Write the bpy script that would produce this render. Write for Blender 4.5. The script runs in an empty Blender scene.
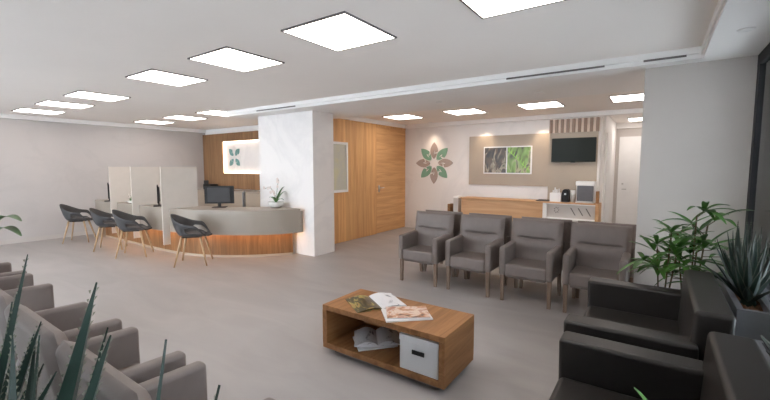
import bpy, bmesh, math, random
from mathutils import Vector, Matrix
R = math.radians
sc = bpy.context.scene
COL = sc.collection

# ------------------------------------------------------------------ camera, world, exposure
cam = bpy.data.cameras.new('camera'); cam.sensor_width = 36.0; cam.lens = 36.0*390/770; cam.clip_start = .02
co = bpy.data.objects.new('camera', cam); COL.objects.link(co)
co.location = (0, 0, 1.58); co.rotation_euler = (R(90-4.9), 0, R(34.9)); sc.camera = co
w = bpy.data.worlds.new('world'); sc.world = w; w.use_nodes = True
bg = w.node_tree.nodes['Background']; bg.inputs[0].default_value = (.98, .965, .96, 1); bg.inputs[1].default_value = 9.6
sc.view_settings.view_transform = 'Standard'; sc.view_settings.look = 'None'
sc.view_settings.gamma = 1; sc.view_settings.exposure = 0.60; sc.view_settings.use_curve_mapping = False
sc.cycles.diffuse_bounces = 10; sc.cycles.max_bounces = 14
PANEL_STRENGTH = 6.6
PANEL_COL = (1.0, .92, .86)

# ------------------------------------------------------------------ materials
def newmat(name):
    m = bpy.data.materials.new(name); m.use_nodes = True
    return m, m.node_tree.nodes, m.node_tree.links, m.node_tree.nodes['Principled BSDF']
def coords(N, L, scale=(1, 1, 1), space='Object'):
    t = N.new('ShaderNodeTexCoord'); mp = N.new('ShaderNodeMapping'); mp.inputs['Scale'].default_value = scale
    L.new(t.outputs[space], mp.inputs[0]); return mp.outputs[0]
def plain(name, c, rough=.5, metal=0, var=.06, nscale=8, spec=.5, bump=0, bscale=200, space='Object'):
    m, N, L, P = newmat(name)
    v = coords(N, L, space=space)
    n = N.new('ShaderNodeTexNoise'); n.inputs['Scale'].default_value = nscale; n.inputs['Detail'].default_value = 4
    L.new(v, n.inputs[0])
    r = N.new('ShaderNodeValToRGB'); r.color_ramp.elements[0].position = .3; r.color_ramp.elements[1].position = .7
    r.color_ramp.elements[0].color = tuple(x*(1-var) for x in c)+(1,); r.color_ramp.elements[1].color = tuple(min(1, x*(1+var)) for x in c)+(1,)
    L.new(n.outputs[0], r.inputs[0]); L.new(r.outputs[0], P.inputs['Base Color'])
    P.inputs['Roughness'].default_value = rough; P.inputs['Metallic'].default_value = metal
    P.inputs['Specular IOR Level'].default_value = spec
    if bump:
        b = N.new('ShaderNodeBump'); b.inputs['Strength'].default_value = bump; b.inputs['Distance'].default_value = .002
        n2 = N.new('ShaderNodeTexNoise'); n2.inputs['Scale'].default_value = bscale; L.new(v, n2.inputs[0])
        L.new(n2.outputs[0], b.inputs['Height']); L.new(b.outputs[0], P.inputs['Normal'])
    return m
def wood(name, c1, c2, grain='Z', k=1.0, plank=None, rough=.45):
    m, N, L, P = newmat(name)
    ax = 'XYZ'.index(grain); s = [9*k]*3; s[ax] = .55*k
    v = coords(N, L, s)
    n = N.new('ShaderNodeTexNoise'); n.inputs['Scale'].default_value = 1.6; n.inputs['Detail'].default_value = 7; n.inputs['Roughness'].default_value = .62; n.inputs['Distortion'].default_value = .7
    L.new(v, n.inputs[0])
    r = N.new('ShaderNodeValToRGB'); e = r.color_ramp.elements
    e[0].position = .34; e[0].color = c1+(1,); e[1].position = .66; e[1].color = c2+(1,)
    L.new(n.outputs[0], r.inputs[0]); out = r.outputs[0]
    if plank:
        pax, width = plank
        t = N.new('ShaderNodeTexCoord'); sp = N.new('ShaderNodeSeparateXYZ'); L.new(t.outputs['Object'], sp.inputs[0])
        d = N.new('ShaderNodeMath'); d.operation = 'DIVIDE'; d.inputs[1].default_value = width; L.new(sp.outputs[pax], d.inputs[0])
        f = N.new('ShaderNodeMath'); f.operation = 'FLOOR'; L.new(d.outputs[0], f.inputs[0])
        wn = N.new('ShaderNodeTexWhiteNoise'); wn.noise_dimensions = '1D'; L.new(f.outputs[0], wn.inputs['W'])
        mr = N.new('ShaderNodeMapRange'); mr.inputs['To Min'].default_value = .86; mr.inputs['To Max'].default_value = 1.1; L.new(wn.outputs[0], mr.inputs[0])
        hs = N.new('ShaderNodeHueSaturation'); L.new(mr.outputs[0], hs.inputs['Value']); L.new(out, hs.inputs['Color']); out = hs.outputs[0]
    L.new(out, P.inputs['Base Color']); P.inputs['Roughness'].default_value = rough+.1; P.inputs['Specular IOR Level'].default_value = .3
    return m
def marble(name, base=(.80, .765, .745), vein=(.55, .53, .53), rough=.35):
    m, N, L, P = newmat(name)
    v = coords(N, L, (1, 1, 1))
    n = N.new('ShaderNodeTexNoise'); n.inputs['Scale'].default_value = .65; n.inputs['Detail'].default_value = 7; n.inputs['Roughness'].default_value = .6; n.inputs['Distortion'].default_value = .9
    L.new(v, n.inputs[0])
    r = N.new('ShaderNodeValToRGB'); e = r.color_ramp.elements
    e[0].position = .44; e[0].color = (0, 0, 0, 1); e[1].position = .56; e[1].color = (0, 0, 0, 1)
    x = e.new(.5); x.color = (1, 1, 1, 1); L.new(n.outputs[0], r.inputs[0])
    n2 = N.new('ShaderNodeTexNoise'); n2.inputs['Scale'].default_value = 1.7; n2.inputs['Detail'].default_value = 5; L.new(v, n2.inputs[0])
    mu = N.new('ShaderNodeMath'); mu.operation = 'MULTIPLY'; L.new(r.outputs[0], mu.inputs[0]); L.new(n2.outputs[0], mu.inputs[1])
    mx = N.new('ShaderNodeMix'); mx.data_type = 'RGBA'; mx.inputs[6].default_value = base+(1,); mx.inputs[7].default_value = vein+(1,)
    mm = N.new('ShaderNodeMath'); mm.operation = 'MULTIPLY'; mm.inputs[1].default_value = .38; L.new(mu.outputs[0], mm.inputs[0]); L.new(mm.outputs[0], mx.inputs[0])
    L.new(mx.outputs[2], P.inputs['Base Color']); P.inputs['Roughness'].default_value = rough
    return m
def tiles(name):
    m, N, L, P = newmat(name)
    v = coords(N, L)
    b = N.new('ShaderNodeTexBrick'); b.offset = .5
    for k, val in (('Scale', 1), ('Mortar Size', .003), ('Brick Width', 1.2), ('Row Height', .6), ('Mortar Smooth', .2), ('Bias', 0)): b.inputs[k].default_value = val
    b.inputs['Color1'].default_value = (.345, .32, .31, 1); b.inputs['Color2'].default_value = (.333, .31, .30, 1); b.inputs['Mortar'].default_value = (.345, .32, .31, 1)
    L.new(v, b.inputs[0])
    n = N.new('ShaderNodeTexNoise'); n.inputs['Scale'].default_value = 1.1; n.inputs['Detail'].default_value = 6; n.inputs['Distortion'].default_value = 1.0
    v2 = coords(N, L, (.7, 2.2, 1)); L.new(v2, n.inputs[0])
    mr = N.new('ShaderNodeMapRange'); mr.inputs['From Min'].default_value = .3; mr.inputs['From Max'].default_value = .7; mr.inputs['To Min'].default_value = .9; mr.inputs['To Max'].default_value = 1.08
    L.new(n.outputs[0], mr.inputs[0])
    hs = N.new('ShaderNodeHueSaturation'); L.new(mr.outputs[0], hs.inputs['Value']); L.new(b.outputs[0], hs.inputs['Color'])
    L.new(hs.outputs[0], P.inputs['Base Color']); P.inputs['Roughness'].default_value = .42; P.inputs['Specular IOR Level'].default_value = .4
    return m
def emit(name, c, s):
    m, N, L, P = newmat(name); P.inputs['Base Color'].default_value = c+(1,)
    P.inputs['Emission Color'].default_value = c+(1,); P.inputs['Emission Strength'].default_value = s
    return m
def glass(name, c=(.9, .95, 1), rough=0.0, trans=1.0, mixc=None):
    m, N, L, P = newmat(name)
    N.remove(P); o = N['Material Output']
    t = N.new('ShaderNodeBsdfTransparent'); t.inputs[0].default_value = c+(1,)
    g = N.new('ShaderNodeBsdfGlossy'); g.inputs['Roughness'].default_value = rough
    f = N.new('ShaderNodeFresnel'); f.inputs[0].default_value = 1.5
    mx = N.new('ShaderNodeMixShader'); L.new(f.outputs[0], mx.inputs[0]); L.new(t.outputs[0], mx.inputs[1]); L.new(g.outputs[0], mx.inputs[2])
    L.new(mx.outputs[0], o.inputs[0]); return m

M = dict(
    ceil=plain('ceiling_paint', (.92, .87, .825), .8, var=.015, nscale=1),
    soffit=plain('soffit_paint', (.88, .86, .84), .75, var=.015, nscale=1),
    white=plain('white_paint', (.84, .82, .80), .55, var=.02),
    wgloss=plain('white_lacquer', (.80, .79, .78), .3, var=.02),
    greywall=plain('grey_wall_paint', (.54, .50, .47), .7, var=.03, nscale=2, bump=.15, bscale=60),
    marble=marble('marble_cladding'), marbledim=marble('marble_dimmed', (.51, .475, .46), (.40, .38, .37)),  # second one: same marble, colour darkened to offset the nearby ceiling lights
    tile=tiles('floor_tiles'),
    woodv=wood('oak_vertical', (.56, .29, .12), (.74, .43, .19), 'Z', 1.0, (1, .24)),
    woodvx=wood('oak_vertical_reception', (.22, .115, .055), (.32, .18, .09), 'Z', 1.2, (0, .16)),
    woodb=wood('oak_counter_base', (.16, .075, .028), (.27, .14, .06), 'Z', 1.6, (0, .05)),
    woodh=wood('oak_door_veneer', (.55, .29, .12), (.74, .43, .20), 'Y', .9),
    woodx=wood('oak_counter_veneer', (.46, .25, .12), (.62, .38, .21), 'X', .9),
    woodt=wood('walnut_table_veneer', (.225, .10, .036), (.34, .165, .068), 'Y', 1.3, (0, .075)),
    woodtx=wood('walnut_table_veneer_long', (.24, .11, .042), (.36, .18, .08), 'X', 1.3),
    woodleg=wood('ash_leg_wood', (.17, .115, .085), (.25, .18, .135), 'Z', 3),
    woodstool=wood('oak_stool_leg', (.36, .24, .14), (.50, .35, .21), 'Z', 3),
    slat=plain('brown_slat', (.25, .165, .12), .5),
    slatl=plain('beige_slat', (.78, .66, .56), .5),
    taupe=plain('taupe_laminate', (.40, .33, .26), .5, var=.03, nscale=3),
    band=plain('counter_taupe', (.31, .265, .22), .45, var=.03, nscale=3),
    chair=plain('grey_leatherette', (.18, .148, .135), .5, var=.05, nscale=12, bump=.2, bscale=300),
    lounge=plain('dark_brown_leather', (.021, .0185, .017), .42, var=.08, nscale=12, bump=.15, bscale=250),
    shell=plain('charcoal_shell', (.055, .053, .055), .6, var=.05),
    cushion=plain('charcoal_fabric', (.10, .09, .088), .85, var=.12, nscale=60),
    screenp=plain('frosted_panel', (.60, .545, .49), .35, var=.02),
    black=plain('black_plastic', (.014, .013, .013), .5, var=.05, spec=.25),
    tv=plain('tv_glass', (.016, .020, .017), .35, var=.02, spec=.15),
    dgrey=plain('dark_grey_plastic', (.06, .058, .06), .65, spec=.2),
    frame=plain('dark_window_frame', (.016, .017, .019), .6, spec=.25),
    planter=plain('grey_planter', (.16, .165, .175), .5, var=.05),
    soil=plain('bark_mulch', (.16, .075, .035), .95, var=.5, nscale=60, bump=1, bscale=80),
    metal=plain('brushed_metal', (.55, .54, .52), .3, 1),
    pot=plain('white_ceramic', (.72, .71, .69), .25, var=.02),
    agave=plain('agave_leaf', (.006, .021, .014), .5, var=.35, nscale=9),
    agavet=plain('agave_tooth', (.16, .16, .12), .6),
    leaf=plain('palm_leaf', (.055, .155, .024), .4, var=.5, nscale=6),
    stem=plain('palm_stem', (.10, .075, .035), .8, var=.3, nscale=40),
    orch=plain('orchid_leaf', (.05, .13, .03), .4, var=.2),
    petal=plain('orchid_petal', (.66, .55, .50), .5, var=.08),
    green=plain('emblem_green', (.20, .37, .26), .5, var=.04),
    brown=plain('emblem_taupe', (.40, .315, .28), .5, var=.04),
    teal=plain('emblem_teal', (.16, .33, .31), .5, var=.04),
    boxw=plain('white_card', (.66, .66, .67), .5, var=.02),
    paper=plain('magazine_paper', (.62, .61, .62), .4, var=.05, nscale=20),
    gap=plain('dark_grey_matte', (.16, .145, .14), .8),  # plain dark grey for light frames, air slots, printed marks and table plinth
    panel=emit('light_diffuser', PANEL_COL, PANEL_STRENGTH),
    ledw=emit('warm_led', (1.0, .52, .19), 14),
    ledn=emit('niche_led', (1.0, .80, .60), 3.2),
    spot=emit('spot_lens', (1.0, .85, .7), 2.0),
    glass=glass('window_glass', (.82, .88, .93)),
    cglass=plain('smoked_tank', (.13, .13, .14), .15),
    stone=plain('outside_paving', (.72, .72, .72), .8),
)
def picmat(name, cols, scale=3, dist=2.0, space='Generated', rough=.35, stretch=(1, 1, 1)):
    """blotchy printed image, colours taken from a noise field"""
    m, N, L, P = newmat(name); v = coords(N, L, stretch, space)
    n = N.new('ShaderNodeTexNoise'); n.inputs['Scale'].default_value = scale; n.inputs['Detail'].default_value = 3; n.inputs['Distortion'].default_value = dist
    L.new(v, n.inputs[0]); r = N.new('ShaderNodeValToRGB'); e = r.color_ramp.elements
    k = len(cols)
    for i, c in enumerate(cols):
        p = .3+.4*i/(k-1)
        if i == 0: e[0].position = p; e[0].color = c+(1,)
        elif i == 1: e[1].position = p; e[1].color = c+(1,)
        else:
            q = e.new(p); q.color = c+(1,)
    L.new(n.outputs[0], r.inputs[0]); L.new(r.outputs[0], P.inputs['Base Color']); P.inputs['Roughness'].default_value = rough
    return m
M['pic_dark'] = picmat('photo_dark_wood', [(.008, .008, .005), (.03, .02, .012), (.10, .06, .03), (.42, .36, .26), (.05, .06, .02)], 1.8, 1.6, stretch=(2, 1, 1))
M['pic_green'] = picmat('photo_green_fern', [(.04, .05, .015), (.12, .20, .03), (.20, .36, .07), (.42, .38, .22), (.07, .09, .02)], 1.8, 1.2, stretch=(2, 1, 1))
M['pic_fern'] = plain('fern_print', (.25, .52, .06), .4, var=.3)
M['mag_olive'] = picmat('magazine_olives', [(.02, .015, .008), (.04, .03, .012), (.05, .035, .012), (.32, .27, .07), (.35, .12, .06)], 2.6, .8)
M['mag_food'] = picmat('magazine_food', [(.02, .015, .012), (.40, .16, .06), (.62, .50, .42), (.30, .08, .03), (.60, .58, .56)], 2.2, 1.2)
M['mag_text'] = picmat('magazine_pages', [(.12, .13, .15), (.60, .60, .62), (.62, .62, .64), (.62, .62, .64), (.64, .64, .66)], 2.4, .5)
M['poster'] = picmat('poster_pale', [(.50, .50, .47), (.55, .54, .46), (.60, .57, .38), (.52, .54, .50)], 1.5, 1)

# ------------------------------------------------------------------ helpers
def link(name, bm, mat, parent=None, loc=None, smooth=False, wn=False, rot=None):
    me = bpy.data.meshes.new(name); bmesh.ops.recalc_face_normals(bm, faces=bm.faces); bm.to_mesh(me); bm.free()
    for m in (mat if isinstance(mat, (list, tuple)) else [mat]): me.materials.append(m)
    if smooth or wn:
        for p in me.polygons: p.use_smooth = True
    o = bpy.data.objects.new(name, me); COL.objects.link(o)
    if parent: o.parent = parent
    if loc: o.location = loc
    if rot: o.rotation_euler = rot
    if wn:
        md = o.modifiers.new('wn', 'WEIGHTED_NORMAL'); md.keep_sharp = False; md.weight = 100
    return o
def tag(o, label=None, cat=None, group=None, kind=None):
    if label: o['label'] = label
    if cat: o['category'] = cat
    if group: o['group'] = group
    if kind: o['kind'] = kind
    return o
def thing(name, label, cat, loc=(0, 0, 0), rz=0, group=None):
    o = bpy.data.objects.new(name, None); COL.objects.link(o); o.location = loc; o.rotation_euler = (0, 0, rz); o.empty_display_size = .1
    return tag(o, label, cat, group)
def box(bm, x0, x1, y0, y1, z0, z1, bev=0, seg=2, mat=None):
    b2 = bmesh.new()
    r = bmesh.ops.create_cube(b2, size=1)
    bmesh.ops.scale(b2, vec=(x1-x0, y1-y0, z1-z0), verts=b2.verts)
    bmesh.ops.translate(b2, vec=((x0+x1)/2, (y0+y1)/2, (z0+z1)/2), verts=b2.verts)
    if bev: bmesh.ops.bevel(b2, geom=b2.edges[:], offset=bev, segments=seg, profile=.5, affect='EDGES')
    merge(bm, b2, mat)
def merge(bm, b2, mat=None, mtx=None):
    if mtx is not None: bmesh.ops.transform(b2, matrix=mtx, verts=b2.verts)
    if mat is not None:
        for f in b2.faces: f.material_index = mat
    me = bpy.data.meshes.new('t'); b2.to_mesh(me); b2.free(); bm.from_mesh(me); bpy.data.meshes.remove(me)
def bx(name, dims, mat, parent=None, bev=0, seg=2, loc=None, rot=None):
    bm = bmesh.new(); box(bm, *dims, bev=bev, seg=seg)
    return link(name, bm, mat, parent, loc, wn=bool(bev), rot=rot)
def struct(name, dims, mat, bev=0):
    return tag(bx(name, dims, mat, None, bev), kind='structure')
def tube(bm, pts, rads, n=8, cap=True):
    pts = [Vector(p) for p in pts]; rings = []
    if not isinstance(rads, (list, tuple)): rads = [rads]*len(pts)
    up = None
    for i, p in enumerate(pts):
        d = (pts[min(i+1, len(pts)-1)]-pts[max(i-1, 0)]).normalized()
        if up is None:
            up = Vector((0, 0, 1)) if abs(d.z) < .9 else Vector((1, 0, 0))
        a = d.cross(up).normalized(); b = a.cross(d).normalized(); up = b
        rings.append([bm.verts.new(p+(a*math.cos(t)+b*math.sin(t))*rads[i]) for t in [2*math.pi*k/n for k in range(n)]])
    for i in range(len(rings)-1):
        for k in range(n): bm.faces.new((rings[i][k], rings[i][(k+1) % n], rings[i+1][(k+1) % n], rings[i+1][k]))
    if cap: bm.faces.new(rings[0]); bm.faces.new(rings[-1][::-1])
def lathe(bm, prof, n=24, c=(0, 0)):
    rings = []
    for r, z in prof:
        rings.append([bm.verts.new((c[0]+r*math.cos(2*math.pi*k/n), c[1]+r*math.sin(2*math.pi*k/n), z)) for k in range(n)])
    for i in range(len(rings)-1):
        for k in range(n): bm.faces.new((rings[i][k], rings[i][(k+1) % n], rings[i+1][(k+1) % n], rings[i+1][k]))
    bm.faces.new(rings[0][::-1]); bm.faces.new(rings[-1])
def prism(bm, pts, axis_from, axis_to, axis='Z', mat=None):
    """polygon pts (2-D) extruded along an axis"""
    def P(a, b, c):
        return {'Z': (a, b, c), 'Y': (a, c, b), 'X': (c, a, b)}[axis]
    lo = [bm.verts.new(P(a, b, axis_from)) for a, b in pts]; hi = [bm.verts.new(P(a, b, axis_to)) for a, b in pts]
    fs = [bm.faces.new(lo), bm.faces.new(hi[::-1])]
    for k in range(len(pts)): fs.append(bm.faces.new((lo[k], hi[k], hi[(k+1) % len(pts)], lo[(k+1) % len(pts)])))
    if mat is not None:
        for f in fs: f.material_index = mat
def copy_tree(o, parent=None):
    c = o.copy(); COL.objects.link(c)
    if parent: c.parent = parent
    for ch in [x for x in bpy.data.objects if x.parent == o]: copy_tree(ch, c)
    return c
def catmull(pts, n=8):
    P = [Vector(p) for p in pts]; P = [P[0]*2-P[1]]+P+[P[-1]*2-P[-2]]; out = []
    for i in range(1, len(P)-2):
        for k in range(n):
            t = k/n; a, b, c, d = P[i-1:i+3]
            out.append(.5*((2*b)+(c-a)*t+(2*a-5*b+4*c-d)*t*t+(3*b-a-3*c+d)*t**3))
    out.append(P[-2]); return out

# ------------------------------------------------------------------ room shell
T, S = 2.633, 2.535          # tray ceiling, soffit height
XL, XR = -10.82, .68
struct('floor', (-10.95, 1.3, -3.0, 11.3, -.12, 0), M['tile'])
struct('ceiling', (-10.95, 1.3, -3.0, 11.3, T, T+.12), M['ceil'])
struct('wall_left', (XL-.12, XL, -3.0, 6.52, 0, T), M['marbledim'])
struct('trim_1', (XL, XL+.07, -3.0, 6.38, 2.545, T), M['soffit'], .006)                 # cornice on the marble wall
struct('baseboard_left', (XL, XL+.012, -3.0, 6.38, 0, .09), M['greywall'])
struct('wall_reception', (XL, -5.5, 6.4, 6.52, 0, T), M['white'])
struct('wall_passage', (-5.5, -5.40, 5.35, 8.61, 0, T), M['white'])
struct('wall_back', (-5.5, -.95, 8.61, 8.75, 0, T), M['marble'])
struct('trim_2', (-5.30, .9, 8.50, 8.61, 2.545, T), M['soffit'], .006)
struct('trim_3', (-5.40, -5.30, 5.95, 8.50, 2.55, T), M['soffit'], .006)
struct('column', (-6.34, -4.88, 4.83, 5.35, 0, S), M['marble'])
struct('wall_grey', (-.15, XR+.12, 4.67, 4.85, 0, S), M['greywall'])
struct('wall_corridor_left', (-.95, -.88, 8.75, 11.2, 0, T), M['white'])
struct('wall_corridor_end', (-.95, 1.2, 11.18, 11.3, 0, T), M['greywall'])
struct('wall_corridor_right', (1.05, 1.2, 4.85, 11.18, 0, T), M['white'])
struct('trim_4', (-.88, 1.05, 11.10, 11.18, 2.5, T), M['soffit'])
# soffits
def soffit(name, x0, x1, y0, y1): return struct(name, (x0, x1, y0, y1, S, T+.02), M['soffit'])
soffit('soffit_right', .28, 1.2, -3.0, 4.5)
soffit('soffit_beam', -6.80, 1.05, 4.5, 5.95)
soffit('soffit_reception', -6.80, -5.40, 5.95, 6.40)
# tray edge moulding
struct('trim_5', (.262, .28, -3.0, 4.5, 2.56, T), M['soffit'], .004)
struct('trim_6', (-6.80, .28, 4.47, 4.5, 2.575, T), M['soffit'], .004)

# windows: right side and behind the viewer
def window_wall_y(n, x, y0, y1, posts):
    t = thing('window_%d' % n, None, None, (0, 0, 0)); t['kind'] = 'structure'
    bm = bmesh.new()
    box(bm, x, x+.05, y0, y1, 2.44, S); box(bm, x, x+.05, y0, y1, 0, .10)
    for p in posts: box(bm, x, x+.05, p-.05, p+.05, .10, 2.44)
    fr = link('window_frame', bm, M['frame'], t)
    ps = sorted(posts)
    for a, b in zip(ps[:-1], ps[1:]):
        bx('pane', (x+.02, x+.03, a+.05, b-.05, .10, 2.44), M['glass'], fr)
    return t
window_wall_y(1, XR-.02, -3.0, 4.67, (-2.945, -1.4, .2, 1.75, 3.2, 4.61))
def window_wall_x(n, y, x0, x1, posts):
    t = thing('window_%d' % n, None, None, (0, 0, 0)); t['kind'] = 'structure'
    bm = bmesh.new()
    box(bm, x0, x1, y-.10, y, 2.44, T); box(bm, x0, x1, y-.10, y, 0, .10)
    for p in posts: box(bm, p-.04, p+.04, y-.10, y, .10, 2.44)
    fr = link('window_frame', bm, M['frame'], t)
    for a, b in zip(posts[:-1], posts[1:]): bx('pane', (a+.04, b-.04, y-.055, y-.045, .10, 2.44), M['glass'], fr)
struct('wall_daylight_block', (-3.4, XR+.08, -3.0, -2.9, 0, T), M['white'])  # unseen wall, added to keep daylight off the foreground chair backs
window_wall_x(2, -2.9, XL, -3.4, [XL+.04+i*(-3.4-XL-.08)/5 for i in range(6)])
tag(bx('pavement', (-30, 30, -30, 30, -.3, -.13), M['stone']), kind='structure')
# neighbouring facade outside the right window
def facade():
    t = thing('office_building', 'pale grey building seen through the right-hand window', 'building', (9.0, 8, -.13))
    bx('wall', (0, 3, -14, 14, 0, 7), M['planter'], t)
    bm = bmesh.new()
    for k in range(14): box(bm, -.05, 0, -13.5+k*2, -12.6+k*2, .4, 6.5)
    link('blind', bm, M['greywall'], t)
facade()

# reception feature wall : wood with a lit niche
bm = bmesh.new()
z0, z1, nx0, nx1, nz0, nz1 = .98, 2.48, -9.86, -7.2, 1.40, 2.26
for d in ((XL+.02, nx0, 6.30, 6.40, z0, z1), (nx1, -6.9, 6.30, 6.40, z0, z1), (nx0, nx1, 6.30, 6.40, z0, nz0), (nx0, nx1, 6.30, 6.40, nz1, z1)): box(bm, *d)
tag(link('wall_reception_cladding', bm, M['woodvx']), kind='structure')
struct('niche_back', (nx0, nx1, 6.385, 6.398, nz0, nz1), M['marble'])
bm = bmesh.new()
for d in ((nx0, nx0+.03, 6.335, 6.37, nz0, nz1), (nx0+.03, nx1, 6.335, 6.37, nz1-.03, nz1), (nx0+.03, nx1, 6.335, 6.37, nz0, nz0+.03)): box(bm, *d)
tag(link('led_strip', bm, M['ledn']), 'warm white light strip lining the niche with the teal emblem behind reception', 'light strip')

# passage wood wall with door
struct('wall_wood', (-5.40, -5.36, 5.35, 7.34, 0, 2.55), M['woodv'])
struct('wall_wood_top', (-5.40, -5.36, 7.34, 8.61, 2.50, 2.55), M['woodv'])
d = tag(thing('door_1', None, None, (-5.36, 7.34, 0)), kind='structure')
leaf = bx('door_leaf', (-.04, -.004, .008, 1.262, .01, 2.495), M['woodh'], d)
bm = bmesh.new(); tube(bm, [(0, .10, 1.08), (.05, .10, 1.08), (.05, .24, 1.08)], .009); box(bm, -.004, .006, .075, .125, .98, 1.14, .003)
link('door_handle', bm, M['metal'], leaf, smooth=True)
t = thing('framed_picture', 'white framed pale poster hung on the wood wall beside the column', 'picture', (-5.36, 5.93, 1.05))
bm = bmesh.new()
for dd in ((0, .03, -.35, .36, 0, .05), (0, .03, -.35, .36, .98, 1.03), (0, .03, -.35, -.30, .05, .98), (0, .03, .31, .36, .05, .98)): box(bm, *dd)
link('frame', bm, M['wgloss'], t); bx('print', (0, .012, -.30, .31, .05, .98), M['poster'], t)

# corridor doors
d = tag(thing('door_2', None, None, (-.80, 11.18, 0)), kind='structure')
leaf = bx('door_leaf', (-.0, .98, -.035, 0, .0, 2.30), M['wgloss'], d)
bm = bmesh.new(); box(bm, .085, .125, -.05, -.035, 1.14, 1.18, .004); tube(bm, [(.10, -.035, 1.03), (.10, -.075, 1.03), (.19, -.075, 1.03)], .012)
link('door_handle', bm, M['metal'], leaf)
d = tag(thing('door_3', None, None, (-.88, 8.95, 0)), kind='structure')
bx('door_leaf', (.0, .03, 0, .95, 0, 2.25), M['wgloss'], d)

# ------------------------------------------------------------------ coffee corner tower, panel, counter
t = thing('display_tower', 'taupe wall unit with brown and beige slats above the television', 'wall unit', (-1.81, 8.35, 0))
bx('carcass', (0, .90, .02, .255, 0, 2.52), M['white'], t)
bx('front_panel', (0, .865, 0, .02, 0, 2.24), M['taupe'], t)
bx('slat_backing', (0, .88, .0, .02, 2.24, 2.50), M['slatl'], t)
for k in range(9): bx('slat', (k*.1025, k*.1025+.052, -.035, 0, 2.24, 2.50), M['slat'], t)
t = thing('television', 'black wall-mounted television under the wooden slats', 'television', (-1.355, 8.35, 1.67))
scr = bx('screen', (-.39, .39, -.085, -.05, 0, .46), M['tv'], t, .004); bx('bracket', (-.12, .12, -.05, -.0, .12, .34), M['black'], t); bx('sensor', (-.04, .04, -.08, -.06, -.012, .0), M['black'], scr)
tag(bx('wall_panel', (-3.60, -1.83, 8.57, 8.61, 1.165, 2.265), M['taupe']), 'wide taupe panel on the back wall behind the plant picture', 'wall panel')
t = thing('photo_print', 'green and dark plant photograph on the taupe panel', 'picture', (-3.24, 8.57, 1.42))
bx('frame', (0, 1.05, -.03, 0, 0, .60), M['wgloss'], t)
bx('dark_photo', (.025, .51, -.036, -.03, .025, .575), M['pic_dark'], t); bx('green_photo', (.535, 1.025, -.036, -.03, .025, .575), M['pic_green'], t)
bm = bmesh.new()
random.seed(3)
for k in range(9):      # fern fronds printed diagonally
    f = k/8; x = .55+.40*f; z = .50-.40*f
    for s in (-1, 1):
        b = (.085 if s > 0 else .10)*(1-.3*f)
        prism(bm, [(x, z), (x+b*.6+.01, z+s*b*.9+.03), (x+.035, z+.005)], -.0385, -.036, 'Y')
link('fern_print', bm, M['pic_fern'], t)

t = thing('refreshment_counter', 'long oak counter with a framed grey display front behind the grey armchairs', 'counter', (-3.53, 7.95, 0))
W = 2.69
bx('worktop', (0, W, 0, .395, .88, .905), M['woodx'], t, .003)
bx('cabinet_front', (.02, 1.72, .02, .39, 0, .88), M['woodx'], t)
bx('side_panel', (W-.06, W, .015, .39, 0, .88), M['woodx'], t)
bm = bmesh.new(); box(bm, 1.72, W-.06, .025, .10, .86, .88); box(bm, 1.72, 1.79, .025, .10, 0, .86); box(bm, 1.79, W-.06, .025, .12, .57, .60)
link('display_frame', bm, M['white'], t)
bx('display_back', (1.79, W-.06, .10, .12, 0, .86), M['greywall'], t)
bm = bmesh.new()
for k in range(7):
    a = 2*math.pi*k/7
    prism(bm, [(1.96+.035*math.cos(a)+r*math.cos(b), .745+.045*math.sin(a)+r*math.sin(b)) for b, r in [(a, .022), (a+1.6, .010), (a+3.14, .012), (a+4.7, .010)]], .096, .10, 'Y')
link('flower_mark', bm, M['gap'], t)
bm = bmesh.new()
for k in range(3):
    x = 2.20+k*.13; prism(bm, [(x, .80), (x+.02, .80), (x+.10, .66), (x+.08, .66)], .094, .10, 'Y')
link('stroke_mark', bm, M['gap'], t)
# things on the counter (top at z = .905)
t = thing('coffee_machine', 'white coffee machine with grey tank at the right end of oak counter', 'coffee machine', (-1.09, 8.13, .905))
bx('housing', (-.16, .16, -.02, .16, 0, .40), M['wgloss'], t, .012); bx('top_cover', (-.16, .16, -.10, -.02, .32, .40), M['wgloss'], t, .01)
bx('tank', (-.135, .135, -.085, -.02, .03, .32), M['cglass'], t, .01); bx('drip_tray', (-.15, .15, -.11, -.02, 0, .03), M['metal'], t, .004)
t = thing('capsule_machine', 'small black round-topped capsule machine on the oak counter', 'coffee machine', (-1.42, 8.1, .905))
bm = bmesh.new(); prism(bm, [(-.06, 0), (.06, 0), (.06, .18), (.05, .22), (.025, .245), (-.025, .245), (-.05, .22), (-.06, .18)], -.08, .10, 'Y'); link('body', bm, M['black'], t)
bx('spout', (-.015, .015, -.11, -.08, .14, .17), M['metal'], t); bx('drip_tray', (-.045, .045, -.13, -.08, 0, .015), M['dgrey'], t)
t = thing('paper_cup_stack', 'stack of white paper cups between the two coffee machines', 'cups', (-1.305, 8.1, .905))
bm = bmesh.new(); lathe(bm, [(.035, 0), (.048, .14), (.05, .145), (.046, .15), (.049, .18), (.05, .185), (.046, .19), (.05, .225), (.05, .23)]); link('cups', bm, M['pot'], t, smooth=True)
t = thing('tea_box', 'white box with sticks and napkins left of black capsule machine', 'box', (-1.59, 8.1, .905))
con = bx('container', (-.105, .095, -.09, .09, 0, .17), M['wgloss'], t, .006)
bm = bmesh.new()
for k, (x, h) in enumerate(((-.06, .22), (-.03, .27), (.0, .235), (.04, .25))): box(bm, x-.008, x+.012, -.03+.01*k, .0+.01*k, .165, h)
link('napkin', bm, M['paper'], con)
tag(bx('serving_tray', (-1.95, -1.71, 8.0, 8.28, .905, .92), M['black'], bev=.004), 'flat black serving tray on the oak counter left of white box', 'tray')
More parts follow.
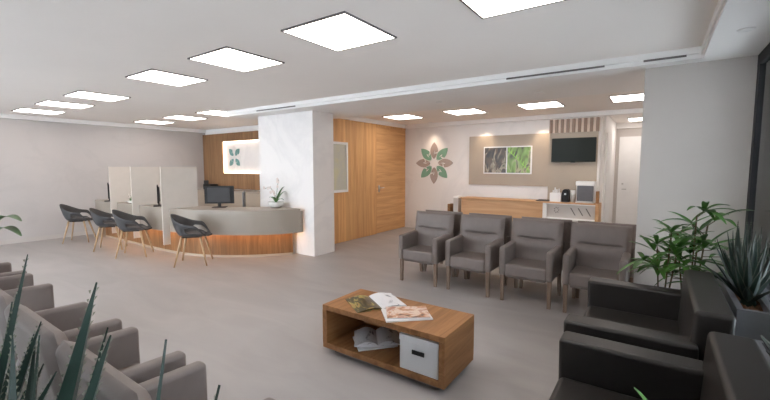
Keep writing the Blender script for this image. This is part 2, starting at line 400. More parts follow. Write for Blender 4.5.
tag(bx('wooden_canister', (-.905, -.855, 8.0, 8.10, .905, 1.13), M['woodt'], bev=.004), 'narrow wooden canister at the far right end of the oak counter', 'canister')
t = thing('litter_bin', 'slim light grey bin standing beside the left end of the oak counter', 'bin', (-3.66, 8.12, 0))
bx('body', (-.06, .06, -.12, .12, 0, .88), M['greywall'], t, .01); bx('lid', (-.065, .065, -.125, .125, .88, .92), M['white'], t, .008)
tag(bx('wooden_crate', (-3.86, -3.79, 8.0, 8.2, 0, .74), M['woodt'], bev=.004), 'narrow wooden crate left of the slim grey bin by the back wall', 'crate')

# wall emblem of eight petals
def petal_pts(h, wd):
    out = [(0, .20*h)]
    for k in range(1, 9):
        u = k/9; out.append((-wd*math.sin(math.pi*u**.9)**.8, (.20+.80*u)*h))
    out.append((0, h))
    for k in range(8, 3, -1):
        u = k/9; out.append((wd*math.sin(math.pi*u**.9)**.8, (.20+.80*u)*h))
    out += [(wd*.35, .50*h), (wd*.05, .62*h), (-wd*.12, .48*h), (.012*h, .32*h)]
    return out
def hook_pts(h, wd):
    return [(wd*.15, .22*h), (wd*.55, .34*h), (wd*.78, .47*h), (wd*.35, .43*h), (wd*.18, .52*h), (wd*.05, .38*h)]
def emblem(t, R0, mats, normal_y=-1, wd=.205):
    for k in range(8):
        a = k*math.pi/4; bm = bmesh.new()
        for pts in (petal_pts(R0, R0*wd), hook_pts(R0, R0*wd)):
            pr = [(x*math.cos(a)+z*math.sin(a), -x*math.sin(a)+z*math.cos(a)) for x, z in pts]
            prism(bm, pr, -.012, 0, 'Y')
        link('petal', bm, mats[k % 2], t)
t = thing('wall_emblem', 'flower emblem of green and taupe petals on the marble back wall', 'emblem', (-4.53, 8.61, 1.665))
emblem(t, .51, (M['brown'], M['green']))
t = thing('niche_emblem', 'teal petal emblem in the lit niche behind the reception desk', 'emblem', (-9.42, 6.385, 1.83))
emblem(t, .32, (M['marble'], M['teal']), wd=.24)

# ------------------------------------------------------------------ ceiling fittings
def make_light():
    t = thing('ceiling_light', None, 'ceiling light', (0, 0, T))
    bm = bmesh.new(); a, b = .325, .311
    for d in ((-a, a, -a, -b), (-a, a, b, a), (-a, -b, -b, b), (b, a, -b, b)): box(bm, *d, -.012, 0)
    link('frame', bm, M['gap'], t); bx('diffuser', (-b, b, -b, b, -.010, -.002), M['panel'], t)
    return t
L0 = make_light(); first = True
def put_light(x, y, label, group=None):
    global first
    o = L0 if first else copy_tree(L0); first = False
    o.location = (x+.32, y+.32, T); o['label'] = label
    if group: o['group'] = group
G = 'square ceiling lights of the waiting area'
for x, lb in ((-1.07, 'ceiling light cut by the top edge of the photo'), (-2.44, 'largest ceiling light seen whole, nearest to the viewer'), (-3.80, 'second whole ceiling light of the front row'),
              (-5.18, 'third whole ceiling light of the front row, before the gap in the row'), (-7.27, 'ceiling light just after the gap in the front row'),
              (-8.64, 'ceiling light of the front row, second from the marble wall'), (-10.05, 'ceiling light of the front row closest to the marble wall')):
    put_light(x, 2.10, 'square '+lb, G)
for x, lb in ((-10.13, 'ceiling light over the reception desk nearest the marble wall'), (-8.75, 'ceiling light over the reception desk, middle of three'), (-7.45, 'ceiling light over reception touching the edge of the beam')):
    put_light(x, 4.22, 'square '+lb, G)
for x, lb in ((-4.82, 'ceiling light above the oak door in the wood wall'), (-3.41, 'ceiling light above the flower emblem wall'), (-2.02, 'ceiling light above the plant photograph'), (-.65, 'ceiling light partly hidden by the grey wall')):
    put_light(x, 6.80, 'square '+lb, G)
put_light(-.60, 10.10, 'small far ceiling light in the corridor above the white door', G)
def spot(x, y, z, label, power=0, face=None):
    t = thing('recessed_spotlight', label, 'spotlight', (x, y, z), 0, 'recessed round spotlights')
    bm = bmesh.new(); lathe(bm, [(.045, -.008), (.05, 0), (.032, 0), (.03, -.006)], 20); link('rim', bm, M['wgloss'], t, smooth=True)
    bm = bmesh.new(); lathe(bm, [(.028, -.004), (.028, -.001)], 16); link('lens', bm, M['spot'], t)
    if power:
        l = bpy.data.lights.new('spot_bulb', 'SPOT'); l.energy = power; l.spot_size = R(75); l.spot_blend = .8; l.color = (1, .80, .60); l.shadow_soft_size = .03
        lo = bpy.data.objects.new('spot_bulb', l); COL.objects.link(lo); lo.parent = t; lo.location = (0, 0, -.015); lo.rotation_euler = (R(8), 0, 0)
spot(-4.53, 8.38, T, 'small spotlight in the ceiling above the flower emblem', 16)
spot(-3.22, 8.38, T, 'small spotlight above the left end of the taupe panel', 22)
spot(-1.98, 8.38, T, 'small spotlight above the right end of the taupe panel', 22)
spot(-2.72, 5.30, S, 'small spotlight in the beam left of the middle')
spot(-1.30, 5.33, S, 'small spotlight in the beam nearer the grey wall')
spot(.46, 3.75, S, 'small spotlight in the soffit beside the window')
def slot(x0, x1, label):
    t = thing('air_diffuser', label, 'air vent', (x0, 4.47, 2.555), 0, 'linear air slots along the ceiling beam')
    bx('slot_frame', (0, x1-x0, -.004, 0, 0, .018), M['gap'], t)
slot(-1.45, -.48, 'longer dark air slot along the ceiling beam'); slot(-.16, .16, 'short dark air slot at the right end of the ceiling beam')
slot(-5.9, -4.9, 'faint dark air slot along the beam above the marble column')

# ------------------------------------------------------------------ reception counter
front = catmull([(-10.25, 3.40, 0), (-9.0, 3.40, 0), (-7.8, 3.40, 0), (-7.2, 3.43, 0), (-6.7, 3.52, 0), (-6.22, 3.68, 0), (-5.85, 3.88, 0), (-5.52, 4.12, 0), (-5.28, 4.40, 0), (-5.12, 4.74, 0)], 6)
basel = catmull([(-10.2, 3.56, 0), (-9.0, 3.56, 0), (-7.7, 3.56, 0), (-7.1, 3.60, 0), (-6.6, 3.70, 0), (-6.15, 3.90, 0), (-5.80, 4.17, 0), (-5.53, 4.46, 0), (-5.33, 4.74, 0)], 6)
def strip_solid(line, off, z0, z1, name, mat, parent, inset=0.0, smooth=False):
    """solid following a curved line; off = depth behind it"""
    pts = []
    n = len(line)
    for i, p in enumerate(line):
        d = (line[min(i+1, n-1)]-line[max(i-1, 0)]).normalized(); nrm = Vector((-d.y, d.x, 0))
        pts.append((p+nrm*inset, p+nrm*(inset+off)))
    bm = bmesh.new(); v = [[bm.verts.new((a.x, a.y, z)) for a, z in ((A, z0), (B, z0), (B, z1), (A, z1))] for A, B in ((Vector((a.x, min(a.y, 4.822), 0)), Vector((b.x, min(b.y, 4.822), 0))) for a, b in pts)]
    for i in range(n-1):
        for k in range(4): bm.faces.new((v[i][k], v[i][(k+1) % 4], v[i+1][(k+1) % 4], v[i+1][k]))
    bm.faces.new(v[0][::-1]); bm.faces.new(v[-1])
    return link(name, bm, mat, parent)
t = thing('reception_counter', 'long curved reception counter with taupe band above glowing oak base', 'reception desk', (0, 0, 0))
strip_solid(front, .05, .42, .815, 'front_band', M['band'], t)
strip_solid(front, .60, .815, .84, 'countertop', M['band'], t)
strip_solid(basel, .10, .035, .60, 'base_panel', M['woodb'], t)
strip_solid(basel, .12, 0, .035, 'plinth', M['taupe'], t, -.015)
strip_solid(front, .02, .422, .44, 'led_strip', M['ledw'], t, .052)
bx('end_panel', (-10.25, -10.2, 3.45, 4.0, 0, .80), M['band'], t)
bx('light_cover', (-5.14, -5.12, 4.75, 4.80, .42, .80), M['band'], t)

# screens between the service places
for x, lb in ((-6.98, 'white privacy screen nearest to the round desk monitor'), (-8.12, 'middle white privacy screen on the reception counter'), (-9.10, 'white privacy screen nearest to the marble wall')):
    t = thing('privacy_screen', lb, 'privacy screen', (x, 3.28, 0), 0, 'white privacy screens on the reception counter')
    bm = bmesh.new(); prism(bm, [(0, .22), (.115, .22), (.115, .843), (.64, .843), (.64, 1.575), (0, 1.575)], 0, .02, 'X')
    link('sheet', bm, M['screenp'], t)
    bx('foot_clamp', (-.02, .04, .25, .31, .841, .86), M['metal'], t)

# monitors
def monitor(x, y, z, rz, label):
    t = thing('computer_monitor', label, 'computer monitor', (x, y, z), rz, 'computer monitors at reception')
    bx('screen', (-.255, .255, -.012, .012, .07, .39), M['black'], t, .004); bx('rear_housing', (-.20, .20, -.035, -.012, .10, .36), M['dgrey'], t, .01)
    bx('stand', (-.025, .025, -.025, 0, .01, .12), M['black'], t); bx('base', (-.12, .12, -.08, .08, 0, .012), M['black'], t, .004)
monitor(-6.52, 4.08, .84, R(34.9+8), 'black monitor seen from behind on the curved reception counter')
monitor(-7.66, 3.54, .84, R(155.2), 'thin edge-on monitor between the two nearest privacy screens')
monitor(-9.62, 3.445, .84, R(160.3), 'thin edge-on monitor left of all the privacy screens')

# back cabinet with things
t = thing('back_cabinet', 'low taupe cabinet along the wall behind reception', 'cabinet', (-10.7, 5.95, 0))
bx('body', (0, 4.0, 0, .33, 0, .93), M['taupe'], t); bx('worktop', (0, 4.0, -.02, .345, .93, .955), M['band'], t)
t = thing('label_printer', 'small black printer on the low cabinet behind reception', 'printer', (-10.15, 6.08, .955))
bx('body', (-.14, .20, -.12, .12, 0, .14), M['black'], t, .01); bx('paper_slot', (-.10, .16, -.125, -.118, .05, .07), M['dgrey'], t); bx('tray', (-.22, -.14, -.05, .05, .02, .24), M['dgrey'], t, .005)
t = thing('office_chair', 'grey office chair standing behind the reception counter', 'office chair', (-7.15, 5.35, 0), R(141))
bx('seat', (-.24, .24, -.24, .24, .44, .52), M['cushion'], t, .03, 3)
bm = bmesh.new(); box(bm, -.22, .22, .24, .28, .58, 1.04, .018, 3)
for v in bm.verts: v.co.y += .06*(v.co.z-.8)**2*8-.12*abs(v.co.x)
link('backrest', bm, M['planter'], t, wn=True)
bm = bmesh.new(); tube(bm, [(0, 0, .08), (0, 0, .44)], .03); tube(bm, [(0, .18, .45), (0, .29, .5), (0, .27, .7)], .018); link('column', bm, M['black'], t)
bm = bmesh.new()
for k in range(5):
    a = 2*math.pi*k/5; tube(bm, [(0, 0, .10), (.28*math.cos(a), .28*math.sin(a), .07)], [.025, .015]); lathe(bm, [(.02, 0), (.028, .02), (.028, .04), (.015, .055)], 10, (.28*math.cos(a), .28*math.sin(a)))
link('star_base', bm, M['black'], t)

# orchid
def orchid(loc, label, sc_=1.0, seed=1):
    random.seed(seed)
    t = thing('potted_orchid', label, 'orchid', loc); t.scale = (sc_,)*3
    bm = bmesh.new(); lathe(bm, [(.05, 0), (.085, .01), (.135, .06), (.145, .105), (.135, .11), (.12, .08), (.02, .06)], 28); link('bowl', bm, M['pot'], t, smooth=True)
    bm = bmesh.new(); lathe(bm, [(.11, .07), (.12, .09), (.02, .10)], 20); link('moss', bm, M['orch'], t)
    for a, ln, wd, lift in ((.2, .20, .035, .30), (.0, .22, .03, .05), (3.0, .22, .03, .08), (1.4, .22, .035, .2), (-1.1, .2, .03, .1)):
        bm = bmesh.new(); agave_leaf(bm, Vector((0, 0, .09)), Vector((math.cos(a)*ln, math.sin(a)*ln, .09+lift)), wd, Vector((0, 0, .10)), 0, thick=.006, blunt=True)
        link('leaf', bm, M['orch'], t, smooth=True)
    for tipx, tipz, bend in ((-.28, .36, .15), (.06, .50, .05), (-.12, .30, .1)):
        pts = catmull([(0, 0, .09), (tipx*.3, .02, tipz*.7), (tipx*.7, .03, tipz), (tipx*1.15, .02, tipz*.93)], 5)
        bm = bmesh.new(); tube(bm, pts, .004, 6); st = link('stem', bm, M['orch'], t)
        bm = bmesh.new()
        for k in range(4):
            c = pts[-1-3*k]+Vector((random.uniform(-.02, .02), -.01, random.uniform(-.02, .02)))
            for j in range(5):
                a = 2*math.pi*j/5+.3
                e = Vector((math.cos(a)*.034, random.uniform(-.008, .008), math.sin(a)*.034)); s = Vector((-math.sin(a)*.014, 0, math.cos(a)*.014))
                v = [bm.verts.new(c+q) for q in (Vector((0, -.004, 0)), e*.6+s, e, e*.6-s)]; bm.faces.new(v)
        link('blossom', bm, M['petal'], st)
    return t
def agave_leaf(bm, base, tip, wd, bend, teeth=0, thick=.012, blunt=False, tooth_mat=1, n=12):
    mid = (base+tip)/2+bend; pts = []
    for i in range(n+1):
        u = i/n; pts.append(base*(1-u)**2+mid*2*u*(1-u)+tip*u*u)
    ax = (tip-base).normalized(); side = ax.cross(Vector((0, 0, 1)));
    if side.length < .15: side = ax.cross(Vector((base.x, base.y, 0)) if base.length > .01 else Vector((1, 0, 0)))
    side.normalize(); rows = []
    for i, p in enumerate(pts):
        u = i/n; d = (pts[min(i+1, n)]-pts[max(i-1, 0)]).normalized(); nr = side.cross(d).normalized()
        ww = wd*((.55+1.1*u-.2*u*u) if u < .35 else ((.55+.385-.0245)*((1-(u-.35)/.65)**(.55 if blunt else .85)))) if u < 1 else wd*.02
        th = thick*(1-u*.8)
        rows.append([bm.verts.new(q) for q in (p-side*ww+nr*ww*.25, p+nr*th*.2, p+side*ww+nr*ww*.25, p-nr*th)])
        if teeth and .05 < u < .93 and i < n:
            for s in (-1, 1):
                for j in range(teeth):
                    f = j/teeth; q = p+(pts[i+1]-p)*f; w2 = ww*1.0
                    e = q+side*s*w2*.98+nr*w2*.25; L_ = .009*(1-u*.5)
                    v = [bm.verts.new(e-d*.004), bm.verts.new(e+side*s*L_+d*.004), bm.verts.new(e+d*.004)]
                    fc = bm.faces.new(v); fc.material_index = tooth_mat
    for a, b in zip(rows[:-1], rows[1:]):
        for k in range(4): bm.faces.new((a[k], a[(k+1) % 4], b[(k+1) % 4], b[k]))
    bm.faces.new(rows[-1])
orchid((-5.62, 4.62, .84), 'white orchid in a round bowl at the column end of the reception counter')
orchid((-8.78, 3.53, .84), 'small pale orchid in a bowl between far privacy screens', .45, 4)

# ------------------------------------------------------------------ shell chairs at reception
def shell_chair():
    t = thing('shell_chair', None, 'chair')
    bm = bmesh.new()
    # bucket: rings of a parametric tub, front low, arms and back high
    n, m = 32, 7; grid = []
    for i in range(n+1):
        a = -math.pi*.5+2*math.pi*i/n      # angle, -90deg = front (−y is front)
        cx, cy = math.cos(a), math.sin(a)
        back = max(0, cy); front_ = max(0, -cy)
        rim = .20+.16*back**1.5 if cy > -.35 else .20*max(0, 1-(front_-.35)/.45)
        row = []
        for j in range(m+1):
            v = j/m
            rad = .20*min(1, v*1.6)+.075*max(0, v-.55)/.45
            z = .44+ (0 if v < .55 else rim*((v-.55)/.45)**1.15)
            row.append((cx*rad*1.05, cy*rad*(1.0 if cy > 0 else 1.0)+(.03*back*v), z+.02*(v if v < .55 else .55)))
        grid.append(row)
    V = [[bm.verts.new(p) for p in row] for row in grid[:-1]]
    for i in range(n):
        for j in range(m):
            q = [V[i][j], V[(i+1) % n][j], V[(i+1) % n][j+1], V[i][j+1]]
            # arm openings like the photo: skip faces between arm rim and seat
            a = -90+360*(i+.5)/n
            if j == m-2 and (-48 < a < 8 or 172 < a < 228): continue
            if j == 0:
                pass
            bm.faces.new(q)
    bmesh.ops.remove_doubles(bm, verts=bm.verts, dist=.0005)
    o = link('shell', bm, M['shell'], t, smooth=True)
    sd = o.modifiers.new('solid', 'SOLIDIFY'); sd.thickness = .014; sb = o.modifiers.new('sub', 'SUBSURF'); sb.levels = 1; sb.render_levels = 1
    bm = bmesh.new(); lathe(bm, [(.10, .462), (.17, .462), (.185, .475), (.18, .49), (.12, .497)], 24); link('seat_pad', bm, M['cushion'], t, smooth=True)
    for sx in (-1, 1):
        for sy in (-1, 1):
            bm = bmesh.new(); tube(bm, [(sx*.225, sy*.225, 0), (sx*.13, sy*.13, .445)], [.011, .019], 10); link('leg', bm, M['woodstool'], t, smooth=True)
    bx('seat_mount', (-.14, .14, -.14, .14, .436, .452), M['black'], t)
    return t
c0 = shell_chair()
for k, (x, y, a, lb) in enumerate(((-6.17, 3.37, 138, 'charcoal shell chair in front of the nearest privacy screen, facing the curved desk'), (-7.60, 3.08, 142, 'charcoal shell chair between the two nearest privacy screens'),
                                   (-8.58, 3.06, 148, 'charcoal shell chair partly behind another, second from the marble wall'), (-9.98, 3.0, 145, 'charcoal shell chair closest to the marble wall'))):
    o = c0 if k == 0 else copy_tree(c0)
    o.location = (x, y, 0); o.rotation_euler = (0, 0, R(a)); o.scale = ((1.06, 1.06, 1.02), (1.04, 1.04, 1.03), (1, 1, 1), (1, 1, 1))[k]; tag(o, lb, 'chair', 'charcoal shell chairs at the reception counter')

# ------------------------------------------------------------------ grey armchairs
def backrest_mesh(wd, z0, z1, th, tilt):
    bm = bmesh.new(); nx, nz = 22, 64
    def prof(u, v):     # front bulge and the stitched fold
        x = (u-.5)*wd; z = z0+(z1-z0)*v
        e = min(1, min(u, 1-u)/.08); ev = min(1, (1-v)/.07); f = (1-(1-e)**2)**.5*(1-(1-ev)**2)**.5
        zz = z-(.715-.018*math.cos(x/wd*math.pi)*1.0)
        g = .040*math.exp(-(zz/.013)**2)*max(0, 1-(abs(x)/(wd*.36))**6)
        pil = .012*math.exp(-((z-.80)/.08)**2)+.016*math.exp(-((z-.62)/.07)**2)
        return x, z, f, g, pil
    F, B = [], []
    for j in range(nz+1):
        fr, br = [], []
        for i in range(nx+1):
            x, z, f, g, pil = prof(i/nx, j/nz)
            yo = (z-z0)*tilt
            fr.append(bm.verts.new((x, yo-th*.5*f-pil+g, z))); br.append(bm.verts.new((x, yo+th*.5*f, z)))
        F.append(fr); B.append(br)
    for j in range(nz):
        for i in range(nx):
            bm.faces.new((F[j][i], F[j][i+1], F[j+1][i+1], F[j+1][i])); bm.faces.new((B[j][i], B[j+1][i], B[j+1][i+1], B[j][i+1]))
    bmesh.ops.remove_doubles(bm, verts=bm.verts, dist=.0008)
    edge = [e for e in bm.edges if e.is_boundary]
    if edge: bmesh.ops.holes_fill(bm, edges=edge)
    return bm
def armchair():
    """faces -Y, origin on the floor under the middle of its front edge"""
    t = thing('waiting_armchair', None, 'armchair')
    bm = bmesh.new(); box(bm, -.235, .235, .012, .44, .30, .45, .028, 4); link('seat', bm, M['chair'], t, wn=True)
    bm = bmesh.new(); box(bm, -.22, .22, .03, .52, .285, .33, .01, 2); link('apron', bm, M['chair'], t, wn=True)
    o = link('backrest', backrest_mesh(.605, .32, .93, .085, .15), M['chair'], t, (0, .43, 0), smooth=True)
    for s in (-1, 1):
        bm = bmesh.new(); box(bm, s*.262-.036, s*.262+.036, 0, .53, .31, .645, .026, 4)
        for v in bm.verts:
            if v.co.z > .5: v.co.z += .015*(v.co.y/.5)
        link('armrest', bm, M['chair'], t, wn=True)
    for sx in (-1, 1):
        for sy, y in ((0, .045), (1, .555)):
            bm = bmesh.new(); dy = .05 if sy else 0
            for (zz, r, off) in (): pass
            b2 = bmesh.new(); bmesh.ops.create_cube(b2, size=1)
            for v in b2.verts:
                k = .5+v.co.z; r = .034 if k > .5 else .026
                v.co = Vector((sx*.262+v.co.x*r*1.3, y+dy*(1-k)+v.co.y*r*1.3, .33*k))
            merge(bm, b2); link('leg', bm, M['woodleg'], t)
    return t
a0 = armchair(); used = [False]
def place_arm(x, y, rz, label, group):
    o = copy_tree(a0) if used[0] else a0; used[0] = True
    o.location = (x, y, 0); o.rotation_euler = (0, 0, rz); tag(o, label, 'armchair', group)
    return o
GA = 'grey armchairs in the middle row facing the coffee table'
for x, lb in ((-2.595, 'grey armchair nearest the oak door, leftmost of the row facing the coffee table'), (-1.885, 'second grey armchair from the left facing the coffee table'),
              (-1.185, 'third grey armchair from the left facing the coffee table'), (-.495, 'grey armchair of the middle row closest to the palms, behind the dark lounge chair')):
    place_arm(x, 4.46, 0, lb, GA)
GB = 'grey armchairs backed against the middle row'
for k, x in enumerate((-2.56, -1.86, -1.13, -.46)):
    place_arm(x, 5.70, math.pi, ('grey armchair turned to the oak counter, back to back with the leftmost facing chair', 'grey armchair facing the oak counter, seen in the gap behind second and third chairs',
              'grey armchair facing the oak counter, seen in the gap behind third and fourth chairs', 'grey armchair facing the oak counter, hidden behind the fourth chair')[k], GB)
GC = 'grey armchairs in the left foreground seen from behind'
for x, lb in ((-1.50, 'grey armchair in the left foreground nearest the middle, behind the agave tips'), (-2.21, 'second grey armchair of the foreground row, bluish back beside the agave'),
              (-2.955, 'third grey armchair of the foreground row'), (-4.23, 'fourth grey armchair of foreground row, beyond a gap'), (-4.93, 'farthest grey armchair of the foreground row, near the left edge')):
    o = place_arm(x, .99, math.pi, lb, GC)

# ------------------------------------------------------------------ dark lounge chairs (face -X)
def lounge():
    t = thing('lounge_chair', None, 'armchair')      # origin: floor, front edge (x=0), middle; extends to +x
    bx('base', (.03, .74, -.56, .56, .06, .30), M['lounge'], t, .02, 3)
    bx('seat', (.0, .66, -.44, .44, .22, .42), M['lounge'], t, .035, 4)
    for s in (-1, 1):
        bm = bmesh.new(); box(bm, 0, .66, s*.52-.08, s*.52+.08, .06, .62, .022, 3)
        for v in bm.verts:
            if v.co.z > .3 and v.co.x < .2: v.co.x -= .01
        link('armrest', bm, M['lounge'], t, wn=True)
    bm = bmesh.new(); box(bm, .61, .785, -.54, .54, .06, .80, .025, 3)
    for v in bm.verts: v.co.x += (v.co.z-.4)*.06
    link('backrest', bm, M['lounge'], t, wn=True)
    for sx in (.08, .70):
        for sy in (-.5, .5):
            bm = bmesh.new(); lathe(bm, [(.02, 0), (.025, .06)], 12, (sx, sy)); link('foot', bm, M['black'], t)
    return t
l0 = lounge(); l0.location = (-.432, 3.19, 0); tag(l0, 'dark brown leather lounge chair farther from the viewer, next to the palms', 'armchair', 'dark leather lounge chairs by the window')
l1 = copy_tree(l0); l1.location = (-.40, 1.845, 0); tag(l1, 'dark brown leather lounge chair at the bottom right corner, nearest to the viewer', 'armchair', 'dark leather lounge chairs by the window')

# ------------------------------------------------------------------ coffee table with magazines and box
t = thing('coffee_table', 'low open walnut coffee table holding magazines and a white box', 'coffee table', (-1.70, 2.59, 0))
hx, hy = .57, .26
bx('top', (-hx, hx, -hy, hy, .375, .42), M['woodt'], t, .003); bx('bottom_shelf', (-hx, hx, -hy, hy, .05, .095), M['woodt'], t, .003)
for s in (-1, 1): bx('side_panel', (s*(hx-.0225)-.0225, s*(hx-.0225)+.0225, -hy, hy, .095, .375), M['woodt'], t)
bx('back_panel', (-hx+.045, hx-.045, hy-.015, hy-.003, .095, .375), M['woodtx'], t)
bx('plinth', (-hx+.08, hx-.08, -hy+.06, hy-.06, 0, .05), M['gap'], t)
t = thing('storage_box', 'white storage box with black slot handle inside the coffee table', 'box', (-1.345, 2.345, .095))
bod = bx('body', (-.158, .158, 0, .40, 0, .245), M['boxw'], t, .004); lid = bx('lid', (-.162, .162, -.004, .404, .215, .262), M['boxw'], t, .003)
bx('handle_slot', (-.05, .05, -.008, -.004 + .002, .135, .165), M['black'], bod)
def page(bm, w_, d_, side, z=.004, curl=.02):
    n = 8; rows = []
    for i in range(n+1):
        u = i/n; h = curl*math.sin(math.pi*min(1, u*1.15))**.8 if u < .87 else curl*.25*(1-u)/.13+.001
        rows.append([bm.verts.new((side*u*w_, -d_/2, z+h)), bm.verts.new((side*u*w_, d_/2, z+h)), bm.verts.new((side*u*w_, d_/2, 0)), bm.verts.new((side*u*w_, -d_/2, 0))])
    for a, b in zip(rows[:-1], rows[1:]):
        for k in range(4): bm.faces.new((a[k], a[(k+1) % 4], b[(k+1) % 4], b[k]))
    bm.faces.new(rows[0]); bm.faces.new(rows[-1][::-1])
def open_mag(loc, rz, label, m1, m2, w_=.21, d_=.29, curl=.02):
    t = thing('magazine', label, 'magazine', loc, rz)
    bm = bmesh.new(); page(bm, w_, d_, -1, curl=curl); link('left_page', bm, m1, t)
    bm = bmesh.new(); page(bm, w_, d_, 1, curl=curl); link('right_page', bm, m2, t)
    return t
def closed_mag(loc, rz, label, cover, w_=.21, d_=.28, h=.008):
    t = thing('magazine', label, 'magazine', loc, rz)
    bx('pages', (-w_/2, w_/2, -d_/2, d_/2, 0, h), M['paper'], t); bx('cover', (-w_/2, w_/2, -d_/2, d_/2, h, h+.0015), cover, t)
    return t
open_mag((-1.925, 2.615, .421), R(57), 'open magazine with a dark olive photo on the coffee table top', M['mag_olive'], M['mag_text'], .215, .34)
closed_mag((-1.565, 2.535, .421), R(-46), 'white magazine lying under the food magazine on the table top', M['paper'], .26, .36)
closed_mag((-1.565, 2.550, .4312), R(-52), 'magazine with an orange food photo on top of the white one', M['mag_food'], .24, .33)
closed_mag((-1.90, 2.57, .096), R(-40), 'magazine at the bottom of the pile on the table shelf', M['paper'], .27, .33)
closed_mag((-1.90, 2.58, .1062), R(-58), 'magazine in the middle of the pile on the table shelf', M['paper'], .25, .33, .012)
open_mag((-1.90, 2.60, .1202), R(40), 'open magazine with printed pages on top of the shelf pile', M['mag_text'], M['mag_text'], .19, .30, .035)

# ------------------------------------------------------------------ planters and plants
def planter(x0, x1, y0, y1, h, label):
    t = thing('planter_box', label, 'planter', (x0, y0, 0)); W_, D_ = x1-x0, y1-y0
    bm = bmesh.new(); tk = .035
    for d in ((0, W_, 0, tk), (0, W_, D_-tk, D_), (0, tk, tk, D_-tk), (W_-tk, W_, tk, D_-tk)): box(bm, *d, 0, h)
    box(bm, tk, W_-tk, tk, D_-tk, 0, .05); link('box', bm, M['planter'], t)
    bm = bmesh.new(); n = 14
    bmesh.ops.create_grid(bm, x_segments=n, y_segments=n, size=.5)
    random.seed(5)
    for v in bm.verts: v.co = Vector((tk+(v.co.x+.5)*(W_-2*tk), tk+(v.co.y+.5)*(D_-2*tk), h-.045+random.uniform(-.012, .012)))
    link('mulch', bm, M['soil'], t)
planter(.455, .655, 3.25, 4.28, .68, 'tall grey planter box by the window at the far end')
planter(.455, .655, 1.25, 2.78, .66, 'grey planter box by the window beside the near lounge chair')
planter(-1.75, -.30, -.06, .27, .66, 'grey planter box in the left foreground behind the armchair row')

def agave(base, leaves, label, seed=0, teeth=3, wd=.035):
    random.seed(seed); t = thing('agave', label, 'agave plant', base)
    bm = bmesh.new(); lathe(bm, [(.03, -.03), (.045, 0), (.03, .06), (.01, .09)], 12); link('core', bm, M['agave'], t, smooth=True)
    bm = bmesh.new(); B = Vector(base)
    for tip, w_ in leaves:
        tp = Vector(tip)-B; h = Vector((tp.x, tp.y, 0)); b = h.normalized()*.02+Vector((0, 0, .02))
        agave_leaf(bm, b, tp, w_, Vector((0, 0, .06*tp.length))+h*.12, teeth, n=14)
    link('leaves', bm, [M['agave'], M['agavet']], t)
    return t
def ring_leaves(base, n, r0, r1, h0, h1, w_, seed, maxx=None, miny=None):
    random.seed(seed); L_ = []
    for k in range(n):
        a = 2.399*k+random.uniform(-.2, .2); u = k/n; r = r0+(r1-r0)*u; h = h1+(h0-h1)*u
        x, y = base[0]+r*math.cos(a), base[1]+r*math.sin(a)
        if maxx is not None: x = min(x, maxx)
        L_.append(((x, y, base[2]+h+random.uniform(-.04, .04)), w_*random.uniform(.8, 1.1)))
    return L_
# window agaves
b = (.555, 3.95, .64); agave(b, ring_leaves(b, 34, .04, .26, .16, .54, .026, 1, .655), 'dark green agave in the far window planter', 1, 2)
b = (.555, 3.58, .64); agave(b, ring_leaves(b, 32, .04, .24, .14, .50, .026, 2, .655), 'dark green agave closer to the viewer in the far window planter', 2, 2)
b = (.56, 2.45, .62); agave(b, ring_leaves(b, 16, .04, .18, .10, .26, .022, 7, .655), 'small agave in the near window planter beside the lounge chair', 7, 2)
# foreground agaves
b = (-1.02, .12, .62)
agave(b, [((-.77, .25, 1.385), .044), ((-.71, .245, 1.31), .038), ((-.735, .25, 1.315), .012), ((-.98, .22, 1.25), .020), ((-1.15, .25, 1.19), .020), ((-.80, .20, 1.12), .024), ((-.66, .16, 1.05), .024), ((-.90, .24, 1.20), .016),
          ((-1.10, .05, 1.2), .028), ((-1.00, .0, 1.05), .03), ((-1.08, .20, 1.24), .022), ((-1.3, .12, 1.1), .024), ((-.85, .25, 1.05), .03), ((-.92, .25, 1.13), .026), ((-.76, .24, 1.16), .022), ((-1.02, .25, 1.10), .028), ((-.70, .25, 1.12), .024)], 'large toothed agave with tall leaves at the bottom left corner', 3, 3)
b = (-.62, .12, .62)
agave(b, [((-.54, .25, 1.345), .016), ((-.415, .25, 1.322), .012), ((-.50, .2, 1.15), .022), ((-.45, .16, 1.10), .022), ((-.62, .22, 1.15), .024), ((-.56, .06, 1.1), .026), ((-.72, .05, 1.05), .026)], 'agave with a few tall narrow tips right of the large one', 4, 3)
b = (-1.42, .12, .62)
agave(b, [((-1.21, .26, 1.18), .026), ((-1.30, .255, 1.27), .026), ((-1.22, .262, 1.372), .020), ((-1.18, .24, 1.08), .026), ((-1.45, .24, 1.30), .024), ((-1.55, .12, 1.2), .026), ((-1.4, .0, 1.15), .03), ((-1.28, .26, 1.02), .026), ((-1.10, .25, 1.24), .024), ((-1.02, .25, 1.15), .028), ((-1.16, .262, 1.12), .026), ((-1.34, .25, 1.12), .028), ((-1.4, .262, 1.22), .024), ((-.98, .22, 1.05), .028)], 'agave farther left in the foreground planter', 6, 3)

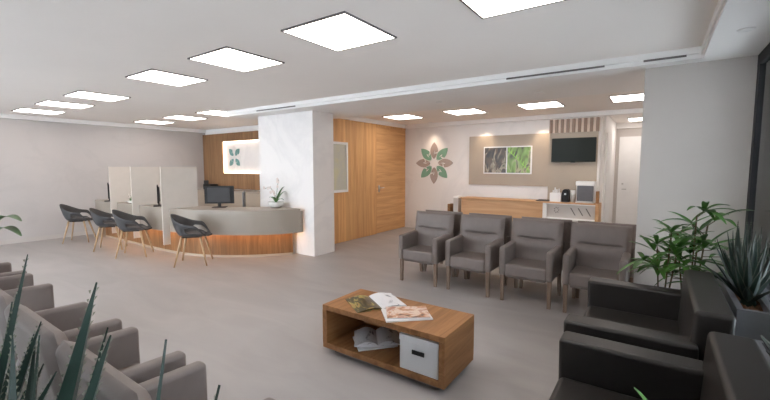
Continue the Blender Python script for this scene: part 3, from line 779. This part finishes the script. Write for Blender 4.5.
def blade(bm, p0, tip, wd, droop=.05, n=9, up=0.0):
    """one lance-shaped palm leaflet, folded along its middle"""
    prev = None; ax = (tip-p0); side = ax.cross(Vector((0, 0, 1))).normalized()
    for i in range(n+1):
        u = i/n; p = p0+ax*u+Vector((0, 0, droop*4*u*(1-u)))
        ww = wd*(math.sin(math.pi*min(.985, .05+u*.94)))**.7
        row = [bm.verts.new(p-side*ww+Vector((0, 0, ww*.35))), bm.verts.new(p), bm.verts.new(p+side*ww+Vector((0, 0, ww*.35)))]
        if prev: bm.faces.new((prev[0], prev[1], row[1], row[0])); bm.faces.new((prev[1], prev[2], row[2], row[1]))
        prev = row
def palm(loc, label, stems, seed, blade_len=.24, bw=.019, potr=.13, poth=.34, extra=()):
    random.seed(seed); t = thing('potted_palm', label, 'palm', loc)
    bm = bmesh.new(); lathe(bm, [(potr*.75, 0), (potr, poth*.9), (potr*1.04, poth), (potr*.9, poth), (potr*.85, poth-.05), (.02, poth-.05)], 24); link('pot', bm, M['planter'], t, smooth=True)
    bs = bmesh.new(); bl = bmesh.new()
    for dx, dy, hh, nf in stems:
        base = Vector((dx*.25, dy*.25, poth-.05)); top = Vector((dx, dy, hh)); pts = catmull([base, base*.5+top*.5+Vector((dx*.05, 0, .03)), top], 8)
        tube(bs, pts, .007, 6)
        for f in range(nf):
            c = pts[max(0, len(pts)-1-f*2)]; az0 = f*2.4+random.uniform(-.4, .4)+seed
            reach = .05+.05*f*.6
            pet = c+Vector((math.cos(az0)*reach, math.sin(az0)*reach, .045-.012*f)); tube(bs, [c, pet], .0035, 5)
            nb = random.choice((4, 5, 6))
            for k in range(nb):
                a = az0+(k/(nb-1)-.5)*R(190); L_ = blade_len*random.uniform(.7, 1.05)*(1-.12*abs(k-(nb-1)/2)); el = random.uniform(-.35, .85)-.13*f
                tip = pet+Vector((math.cos(a)*math.cos(el), math.sin(a)*math.cos(el), math.sin(el)))*L_
                blade(bl, pet, tip, bw*random.uniform(.75, 1.15), random.uniform(.01, .035))
    for p0, tip, wd in extra:
        L0_ = Vector(loc); tube(bs, [Vector((0, 0, poth)), Vector(p0)-L0_], .005, 5); blade(bl, Vector(p0)-L0_, Vector(tip)-L0_, wd, .02)
    link('stem', bs, M['stem'], t); link('foliage', bl, M['leaf'], t, smooth=True)
    return t
palm((.08, 4.10, 0), 'smaller leafy lady palm left of the taller one, behind the dark lounge chair', [(.04, -.02, .98, 5), (-.05, .03, .86, 4), (.08, -.05, .80, 4)], 11, .25, .023, .11)
palm((.27, 4.24, 0), 'taller leafy lady palm against the grey wall next to the window planter', [(.02, -.03, 1.16, 6), (.10, .02, 1.08, 5), (-.10, -.02, 1.0, 5), (.03, -.10, .86, 5)], 12, .31, .026, .12)
palm((-1.98, .12, 0), 'palm at the left edge with two bright leaf tips reaching into the photo', [(.05, .05, .85, 4), (-.1, .0, .8, 4)], 5, .2, .02, .14, .34,
     [((-1.62, .27, 1.40), (-1.19, .25, 1.455), .014), ((-1.60, .27, 1.38), (-1.21, .252, 1.418), .013)])
palm((.20, .58, 0), 'palm at the lower right with one bright leaf tip above the dark chair', [(.0, .0, .92, 4), (.05, -.05, .85, 3)], 9, .18, .018, .14, .34,
     [((.06, .60, 1.14), (-.012, .60, 1.285), .011)])

for o in bpy.data.objects:
    if o.get('category') is None and o.parent is None and o.type in ('MESH', 'EMPTY') and o.get('kind') is None: print('UNTAGGED', o.name)
